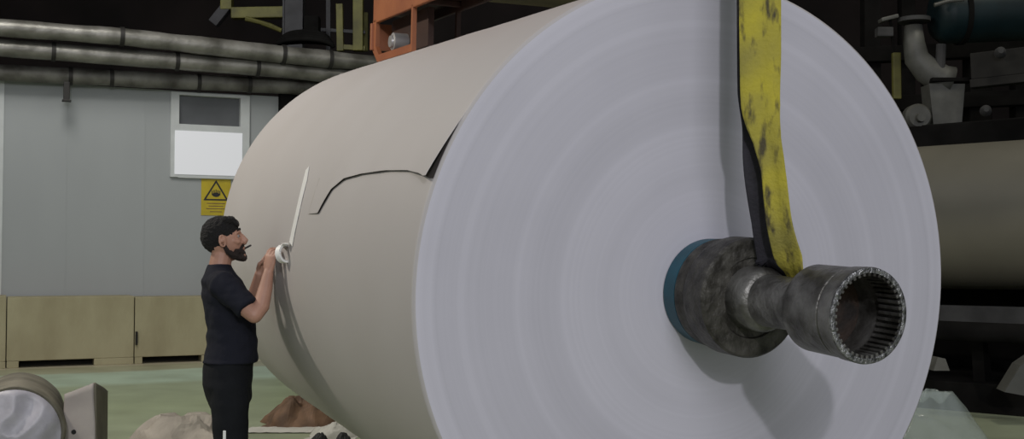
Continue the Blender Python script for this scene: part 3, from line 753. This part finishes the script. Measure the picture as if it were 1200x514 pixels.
# leaning board bundle beside it
bx = thing('board_bundle', at(100, 560, 8.3) * 1.0, 'upright folded bundle of greyish pink board beside the film wrapped roll', 'bundle')
bx.location.z = 0; ORG[bx.name] = Vector(bx.location)
Yq = 8.3
f1, f2, f3 = at(76, 461, Yq), at(111, 448, Yq), at(127, 458, Yq + .35)
def dn(p, dx=0.): return V(p.x + dx, p.y, 0.003)
def quad_sheet(pts, n=14, amp=.012, seed=0):
    bm = bmesh.new(); a, b, c, d = pts; g = []
    for i in range(n + 1):
        row = []
        for j in range(n + 1):
            p = a.lerp(b, i / n).lerp(d.lerp(c, i / n), j / n)
            q = p * 4 + V(seed, 0, 0)
            p = p + V(noise.noise(q), noise.noise(q + V(3, 3, 3)), 0) * amp
            row.append(bm.verts.new(p))
        g.append(row)
    for i in range(n):
        for j in range(n): bm.faces.new((g[i][j], g[i + 1][j], g[i + 1][j + 1], g[i][j + 1]))
    return bm
bm = quad_sheet([f1, f2, dn(f2, .02), dn(f1, -.01)], seed=1); o = obj('front_board', bm, M['board'], bx, smooth=True); m_ = o.modifiers.new('s', 'SOLIDIFY'); m_.thickness = .02; 
bm = quad_sheet([f2 + V(.012, 0, 0), f3, dn(f3, .0), dn(f2, .03)], seed=2); o = obj('side_board', bm, M['kraft'], bx, smooth=True); m_ = o.modifiers.new('s', 'SOLIDIFY'); m_.thickness = .02
bm = quad_sheet([f1 + V(0, .03, -.01), f2 + V(0, .03, -.03), f3 + V(-.02, .02, -.02), f1 + V(.1, .38, 0)], n=8, seed=3); o = obj('top_fold', bm, M['board'], bx, smooth=True); m_ = o.modifiers.new('s', 'SOLIDIFY'); m_.thickness = .01
hc = at(86, 506, Yq - .035); bm = bmesh.new(); lathe(bm, hc, V(0, 1, 0), [(0, 0), (0, .016), (.02, .02), (.03, 0)], 16); obj('hole', bm, M['black'], bx)

def pile(name, m, px, py, Y, sx, sy, h, seed, label, cat, **k):
    p = at(px, py, Y)
    bm = crumple(p.x, Y, sx, sy, h, seed, **k); o = obj(name, bm, m, smooth=False); props(o, label, cat); return o
pile('crumpled_paper', M['pinkpaper'], 218, 500, 9.6, .52, .42, .27, 3.3, 'heap of dusty pinkish crumpled paper on the floor left of the man', 'waste paper', rot=.3, freq=1.5)
pile('crumpled_kraft', M['kraft2'], 352, 480, 11.0, .34, .34, .25, 8.1, 'brown crumpled kraft heap on the floor under the far end of the roll', 'waste paper', freq=1.5)
pile('crumpled_tissue', M['paper'], 392, 510, 10.2, .22, .20, .13, 5.7, 'off-white crumpled scrap with dark bits below the brown heap', 'waste paper', freq=1.6)
for k, (x, y) in enumerate(((373, 505), (401, 503))):
    p = at(x, y, 9.85); bm = crumple(p.x, 9.93, .07, .05, .07, 2.2 + k, res=12); o = obj('black_scrap', bm, M['black']); props(o, ['small black scrap on the left side of the off-white crumpled paper', 'small black scrap on the right side of the off-white crumpled paper'][k], 'scrap')
bm = bmesh.new(); a = hit(290, 503, V(0, 0, .01), V(0, 0, 1)); b = hit(368, 503, V(0, 0, .01), V(0, 0, 1)); w = V(0, .19, 0)
n = 20; g = []
for i in range(n + 1):
    p = a.lerp(b, i / n); z = .003 + .006 * (1 + noise.noise(V(i * .5, 1, 1))); g.append([bm.verts.new(V(p.x, p.y - .17, z)), bm.verts.new(V(p.x, p.y, z + .006)), bm.verts.new(V(p.x, p.y + .17, z))])
for i in range(n):
    for j in range(2): bm.faces.new((g[i][j], g[i + 1][j], g[i + 1][j + 1], g[i][j + 1]))
o = obj('paper_strip', bm, M['paper']); m_ = o.modifiers.new('s', 'SOLIDIFY'); m_.thickness = .002; props(o, 'flat off-white paper strip on the floor just right of the man\'s legs', 'paper strip')
# clear film heap right
p = at(1092, 500, 9.3)
bm = crumple(p.x, 9.3, .42, .42, .50, 12.4, res=40, freq=1.1, flat=1.1); o = obj('plastic_film', bm, M['film']); autosmooth(o, 60); props(o, 'clear crumpled plastic film heaped at the lower right of the big roll', 'plastic film')

# ------------------------------------------------------------------ the man
PH = math.radians(15); ROOT = V(-1.55, 6.28, 0)
FX = V(math.cos(PH), math.sin(PH), 0); FY = V(-math.sin(PH), math.cos(PH), 0)
def L(x, y, z): return ROOT + FX * x + FY * y + V(0, 0, z)
def T(v): return L(v[0], v[1], v[2])
person = thing('person', ROOT, 'bearded man in navy T-shirt and black trousers holding tape against the big roll', 'person')

def ring_loft(bm, rings, seg=28, caps=True):
    rs = []
    for (x, y, z, rx, ry) in rings:
        rs.append([bm.verts.new(L(x + rx * math.cos(a), y + ry * math.sin(a), z)) for a in [2 * PI * k / seg for k in range(seg)]])
    for a, b in zip(rs, rs[1:]):
        for k in range(seg): bm.faces.new((a[k], a[(k + 1) % seg], b[(k + 1) % seg], b[k]))
    if caps: bm.faces.new(rs[0][::-1]); bm.faces.new(rs[-1])
def limb(bm, pts, rad, seg=14): tube(bm, [T(p) for p in pts], rad, seg, round_caps=True)

SHR, SHL = (-.035, -.185, 1.425), (-.035, .185, 1.425)
ELR, ELL = (.125, -.30, 1.265), (.115, .190, 1.26)
WRR, WRL = (.200, -.225, 1.490), (.165, .045, 1.475)
torso = [(0, 0, .80, .095, .14), (-.005, 0, .86, .118, .165), (-.005, 0, .95, .122, .168), (.01, 0, 1.05, .115, .150), (.01, 0, 1.15, .112, .148), (-.005, 0, 1.27, .115, .163), (-.02, 0, 1.37, .112, .178), (-.035, 0, 1.44, .09, .165), (-.045, 0, 1.49, .065, .11), (-.05, 0, 1.515, .05, .07)]
HC = V(-.03, 0, 1.660); TILT = math.radians(-9)
def hd(p):   # head local -> body local (tilted back a little)
    c, s = math.cos(TILT), math.sin(TILT); x, z = p.x * c + p.z * s, -p.x * s + p.z * c
    return V(HC.x + x, HC.y + p.y, HC.z + z)
def skull(p):
    x, y, z = p
    rx = .098 if x > 0 else .100; X = x * rx; Y = y * .077; Z = z * .116
    if z < 0:
        t = -z; Y *= 1 - .34 * t * t; X = X * (1 - .12 * t) + (.030 * t * t if x > -.3 else .02 * t)
    if x > .2: X *= 1 - .06 * (1 - abs(y)) * (1 if z > .15 else 0) * 0
    # flatten the face plane, hollow the eyes
    if x > .5 and -.15 < z < .25:
        for sy in (-.42, .42):
            dd_ = math.hypot(y - sy, (z - .06) * 1.3)
            if dd_ < .28: X -= .012 * (1 - dd_ / .28)
    return V(X, Y, Z)
def Hp(x, y, z): return T(hd(V(x, y, z)))
bm = bmesh.new()
ring_loft(bm, torso)
limb(bm, [(-.05, 0, 1.46), (-.048, 0, 1.53), (-.035, 0, 1.60)], [.068, .059, .057])
sphere(bm, (0, 0, 0), None, seg=40, fn=lambda p: T(hd(skull(p))))
# nose, brow, cheeks, lips, chin, ears
tube(bm, [Hp(.088, 0, .030), Hp(.104, 0, .005), Hp(.117, 0, -.018), Hp(.108, 0, -.030)], [.009, .012, .0155, .012], 12, round_caps=True)
for sy in (-1, 1):
    tube(bm, [Hp(.100, sy * .010, -.024), Hp(.098, sy * .017, -.026)], [.008, .007], 8, round_caps=True)
    tube(bm, [Hp(.092, sy * .012, .034), Hp(.088, sy * .03, .038), Hp(.078, sy * .05, .032)], [.008, .009, .007], 8, round_caps=True)
    tube(bm, [Hp(.070, sy * .045, -.018), Hp(.05, sy * .058, -.01)], [.016, .013], 10, round_caps=True)
    # ear
    e = [Hp(-.002 + .016 * math.cos(a) - .006, sy * (.080 + .006 * (1 - math.cos(a))), -.002 + .031 * math.sin(a)) for a in [2 * PI * k / 14 for k in range(15)]]
    tube(bm, e, .006, 8); tube(bm, [Hp(0, sy * .072, 0), Hp(-.008, sy * .082, 0)], [.018, .014], 10, round_caps=True)
tube(bm, [Hp(.094, -.022, -.056), Hp(.104, 0, -.054), Hp(.094, .022, -.056)], [.005, .008, .005], 8, round_caps=True)
tube(bm, [Hp(.092, -.018, -.066), Hp(.100, 0, -.067), Hp(.092, .018, -.066)], [.005, .008, .005], 8, round_caps=True)
tube(bm, [Hp(.085, -.012, -.098), Hp(.088, .012, -.098)], [.02, .02], 10, round_caps=True)
# arms
limb(bm, [(-.045, -.13, 1.43), SHR, (.05, -.245, 1.33), ELR], [.06, .062, .05, .043])
limb(bm, [ELR, (.16, -.275, 1.31), (.185, -.245, 1.41), WRR], [.043, .045, .037, .027])
limb(bm, [(-.045, .13, 1.43), SHL, (.045, .20, 1.33), ELL], [.06, .062, .05, .043])
limb(bm, [ELL, (.13, .165, 1.30), (.15, .10, 1.39), WRL], [.043, .045, .037, .027])
# legs
for sy in (-1, 1):
    limb(bm, [(0, sy * .085, .86), (.01, sy * .095, .70), (.012, sy * .10, .50), (-.005, sy * .105, .33), (-.02, sy * .11, .10)], [.09, .082, .056, .054, .038])
    limb(bm, [(-.03, sy * .11, .055), (.06, sy * .12, .045), (.14, sy * .13, .035)], [.04, .038, .03])

def hand(bm, wr, up, palmn, side, curl, scale=1.):
    """wr wrist point (local), up: direction of the fingers, palmn: palm normal, side: direction of the thumb side"""
    up = up.normalized(); palmn = (palmn - up * palmn.dot(up)).normalized(); sd = side - up * side.dot(up); sd = (sd - palmn * sd.dot(palmn)).normalized()
    wr = Vector(wr); s = scale
    # palm, a flat lofted pad
    seg = 18; rings = []
    for t, wd, th in ((-.012, .026, .022), (.015, .032, .021), (.045, .040, .018), (.075, .042, .015), (.090, .040, .012)):
        c = wr + up * t * s; rings.append([bm.verts.new(T(c + sd * math.cos(a) * wd * s + palmn * math.sin(a) * th * s)) for a in [2 * PI * k / seg for k in range(seg)]])
    for a, b in zip(rings, rings[1:]):
        for k in range(seg): bm.faces.new((a[k], a[(k + 1) % seg], b[(k + 1) % seg], b[k]))
    bm.faces.new(rings[0][::-1]); bm.faces.new(rings[-1])
    for i, (off, ln, r) in enumerate(((.031, .072, .0088), (.0105, .080, .0090), (-.0105, .074, .0086), (-.031, .058, .0078))):
        base = wr + up * .080 * s + sd * off * s; d = up + sd * off * 2.0; d.normalize(); ang = 0; p = base; pts = [p - d * .02, p]
        for f, ex in ((.45, .55), (.32, 1.0), (.25, .8)):
            ang += curl[i] * ex; dd_ = (d * math.cos(ang) + palmn * math.sin(ang)).normalized(); p = p + dd_ * ln * f * s; pts.append(p)
        tube(bm, [T(q) for q in pts], [r * 1.1, r * 1.08, r, r * .92, r * .8], 10, round_caps=True)
    b0 = wr + up * .022 * s + sd * .026 * s; t1 = b0 + (sd * .65 + up * .65 + palmn * .45).normalized() * .042 * s
    t2 = t1 + (up * .8 + palmn * .6 + sd * .05).normalized() * .033 * s; t3 = t2 + (up * .75 + palmn * .7 - sd * .15).normalized() * .025 * s
    tube(bm, [T(q) for q in (b0 - sd * .01, b0, t1, t2, t3)], [.013, .0135, .011, .010, .0085], 10, round_caps=True)
# right hand (nearer): fingers up and curling forward onto the roll; left hand behind pinching the tape
hand(bm, WRR, V(.12, .02, 1), V(.75, .62, -.1), V(-.5, .75, 0), (.55, .62, .70, .78))
hand(bm, WRL, V(.50, -.02, .85), V(.45, -.75, -.3), V(.1, -.3, .9), (.40, .50, .60, .70))
bm = voxel(bm, .0045, 2)
body = obj('body', bm, M['skin'], person, smooth=True)

# hair
def hairf(p):
    x, y, z = p; k = 1.0
    if x > 0 and z < .15: k = 1 - .22 * min(1, (.15 - z) * 2) * min(1, x * 2.2)
    if z < -.55: k *= 1 - .35 * (-.55 - z)
    return T(hd(V(-.014 + x * .106 * k, y * .0845 * (1 if z > -.2 else 1 - .18 * (-.2 - z)) * (k ** .5), .030 + z * .108)))
bm = bmesh.new(); sphere(bm, (0, 0, 0), None, seg=44, fn=hairf)
# quiff at the front of the crown
for i in range(9):
    y = (i - 4) * .013; tube(bm, [Hp(.02, y, .110), Hp(.060, y, .112 - abs(y) * .2), Hp(.086, y * .9, .092 - abs(y) * .4)], [.022, .018, .010], 8, round_caps=True)
bm = voxel(bm, .004, 1, disp=lambda c: .0035 * noise.noise(c * 75) + .003 * noise.noise(c * 28))
obj('hair', bm, M['hair'], person, smooth=True)
bm = bmesh.new()
jaw = [Hp(-.004, s_ * .070, -.030) for s_ in (1,)]
path = [(-.002, .071, -.028), (.010, .068, -.062), (.040, .057, -.090), (.072, .036, -.104), (.090, .0, -.108), (.072, -.036, -.104), (.040, -.057, -.090), (.010, -.068, -.062), (-.002, -.071, -.028)]
tube(bm, [Hp(*q) for q in path], [.010, .014, .019, .021, .023, .021, .019, .014, .010], 10, round_caps=True)
path = [(.060, .050, -.070), (.088, .030, -.076), (.097, 0, -.084), (.088, -.030, -.076), (.060, -.050, -.070)]
tube(bm, [Hp(*q) for q in path], [.016, .014, .011, .014, .016], 10, round_caps=True)
path = [(.082, .034, -.060), (.096, .018, -.044), (.103, 0, -.040), (.096, -.018, -.044), (.082, -.034, -.060)]
tube(bm, [Hp(*q) for q in path], [.009, .008, .0065, .008, .009], 8, round_caps=True)
bm = voxel(bm, .0035, 1, disp=lambda c: .003 * noise.noise(c * 90))
obj('beard', bm, M['beard'], person, smooth=True)
bm = bmesh.new()
for sy in (-1, 1): tube(bm, [Hp(.096, sy * .012, .046), Hp(.094, sy * .03, .052), Hp(.080, sy * .052, .042)], [.004, .005, .003], 8, round_caps=True)
obj('eyebrows', bm, M['hair'], person, smooth=True)
for sy in (-1, 1):
    bm = bmesh.new(); sphere(bm, Hp(.075, sy * .031, .012), (.012, .012, .012), seg=16); eo = obj('eye', bm, M['eye'], person, smooth=True)
    bm = bmesh.new(); sphere(bm, Hp(.0840, sy * .032, .012), (.005, .005, .005), seg=10); obj('iris', bm, M['hair'], eo, smooth=True)

# T-shirt
bm = bmesh.new()
sh_r = [(0.004, 0, .995, .146, .186), (.008, 0, 1.0, .148, .188), (.016, 0, 1.02, .143, .180), (.02, 0, 1.10, .136, .172), (.016, 0, 1.18, .132, .170), (.0, 0, 1.28, .132, .180), (-.018, 0, 1.37, .130, .196), (-.035, 0, 1.44, .110, .186), (-.045, 0, 1.485, .084, .132), (-.05, 0, 1.515, .066, .082), (-.05, 0, 1.53, .062, .072)]
ring_loft(bm, sh_r)
for S_, E_ in ((SHR, ELR), (SHL, ELL)):
    S_, E_ = Vector(S_), Vector(E_); m1 = S_.lerp(E_, .5); m2 = S_.lerp(E_, .80)
    tube(bm, [T(V(-.045, S_.y * .6, 1.425)), T(S_ + V(0, 0, .0)), T(m1), T(m2)], [.075, .078, .070, .068], 18, round_caps=False)
bm = voxel(bm, .0065, 4, disp=lambda c: .007 * noise.noise(V(c.x * 7, c.y * 7, c.z * 16)) + .004 * noise.noise(V(c.x * 20, c.y * 20, c.z * 26)))
obj('t_shirt', bm, M['shirt'], person, smooth=True)
# trousers
bm = bmesh.new()
ring_loft(bm, [(.008, 0, .72, .085, .135), (.006, 0, .80, .118, .168), (-.005, 0, .88, .135, .180), (0, 0, .96, .134, .176), (.006, 0, 1.02, .134, .174), (.010, 0, 1.06, .128, .166)])
for sy in (-1, 1):
    tube(bm, [L(0, sy * .085, .90), L(.012, sy * .092, .78), L(.016, sy * .098, .60), L(.014, sy * .10, .47), L(-.002, sy * .105, .30), L(-.01, sy * .11, .12), L(-.008, sy * .11, .055)], [.098, .103, .092, .080, .078, .072, .074], 20)
bm = voxel(bm, .008, 4, disp=lambda c: .008 * noise.noise(V(c.x * 7, c.y * 7, c.z * 13)))
tro = obj('trousers', bm, M['trousers'], person, smooth=True)
bm = bmesh.new(); c = L(-.02, -.180, .63); box(bm, c + FY * -.022, (.016, .01, .05), X=FX, bev=.003); obj('white_tag', bm, M['white'], tro)
for sy in (-1, 1):
    bm = bmesh.new()
    tube(bm, [L(-.065, sy * .11, .06), L(-.02, sy * .11, .075), L(.06, sy * .118, .058), L(.13, sy * .126, .045), L(.185, sy * .13, .036)], [.042, .056, .050, .045, .030], 16, round_caps=True)
    for v in bm.verts: v.co.z = max(v.co.z, .022)
    so_ = obj('shoe', bm, M['shoe'], person, smooth=True)
    bm = bmesh.new(); pts = [(-.10, -.03), (-.11, 0), (-.10, .03), (-.03, .042), (.06, .044), (.13, .044), (.19, .03), (.215, 0), (.19, -.035), (.13, -.046), (.04, -.042), (-.03, -.04)]
    prism(bm, [L(a, sy * .118 + b, 0.0) for a, b in pts], V(0, 0, .024)); obj('sole', bm, M['shoe'], so_)

# small dark pen held in the mouth
pen = bmesh.new(); tube(pen, [Hp(.104, -.004, -.060), Hp(.138, -.012, -.048)], .005, 10, round_caps=True)
o = obj('marker_pen', pen, M['black'], smooth=True); props(o, 'short black pen held between the lips of the bearded man', 'pen')

# roll of tape in the hands
tc_ = at(333, 297, 6.05); tn = V(.80, -.60, .12).normalized()
tr = thing('tape_roll', tc_ - V(0, 0, .055), 'white roll of adhesive tape in the man\'s hands against the big roll', 'tape')
bm = bmesh.new(); lathe(bm, tc_, tn, [(-.016, .038), (-.016, .050), (.016, .050), (.016, .038)], 48, closed=True); autosmooth(obj('tape_winding', bm, M['tape'], tr), 40)
bm = bmesh.new(); lathe(bm, tc_, tn, [(-.017, .035), (-.017, .0378), (.017, .0378), (.017, .035)], 48, closed=True); autosmooth(obj('tape_core', bm, M['board'], tr), 40)
# free tail from roll to the stuck strip
pa = pts_end = surf(tp[-1][0], tp[-1][1], .006); pb = tc_ + V(.02, -.02, .055)
bm = bmesh.new(); g = []
for i in range(9):
    f = i / 8; p = pa.lerp(pb, f) + V(-.02, -.02, 0) * math.sin(PI * f); sd = V(.8, -.45, 0).normalized() * .021; g.append([bm.verts.new(p - sd), bm.verts.new(p + sd)])
for a, b in zip(g, g[1:]): bm.faces.new((a[0], a[1], b[1], b[0]))
o = obj('tape_tail', bm, M['tape'], tr, smooth=True); m_ = o.modifiers.new('s', 'SOLIDIFY'); m_.thickness = .001

# ------------------------------------------------------------------ light
def area(name, loc, target, size, power, col, sy=None):
    l = bpy.data.lights.new(name, 'AREA'); l.energy = power; l.color = col; l.size = size
    if sy: l.shape = 'RECTANGLE'; l.size_y = sy
    o = bpy.data.objects.new(name, l); COL.objects.link(o); o.location = loc
    o.rotation_euler = (Vector(target) - Vector(loc)).to_track_quat('-Z', 'Y').to_euler(); return o
cupc = C + D * .97
ld = V(.036, .92, -.375).normalized()
area('front_lamp', cupc - ld * 11, cupc, .28, 300, (.95, .94, 1.0))
area('front_fill', (2.2, -6.5, 6.5), (.8, 4.8, 1.3), 4.5, 400, (.93, .93, 1.0))  # broad unseen fill light, added to brighten the roll from the front
area('hall_lamp_left', (-6.2, 6.9, 6.0), (-.9, 6.2, 1.3), .32, 240, (1.0, .92, .80))
area('hall_lamp_over_wall', (-5.5, 12.0, 9.0), (-5.0, 17.5, 1.5), 3.0, 330, (1.0, .98, .94))
area('hall_lamp_machine', (6.5, 11.0, 9.5), (7.0, 13.0, 2.0), 1.5, 150, (1.0, .95, .80))
w = bpy.data.worlds.new('world'); sc.world = w; w.use_nodes = True
w.node_tree.nodes['Background'].inputs[0].default_value = (.90, .94, 1.0, 1); w.node_tree.nodes['Background'].inputs[1].default_value = .30

sc.view_settings.view_transform = 'Standard'; sc.view_settings.look = 'None'
sc.view_settings.gamma = 1; sc.view_settings.use_curve_mapping = False; sc.view_settings.exposure = 0
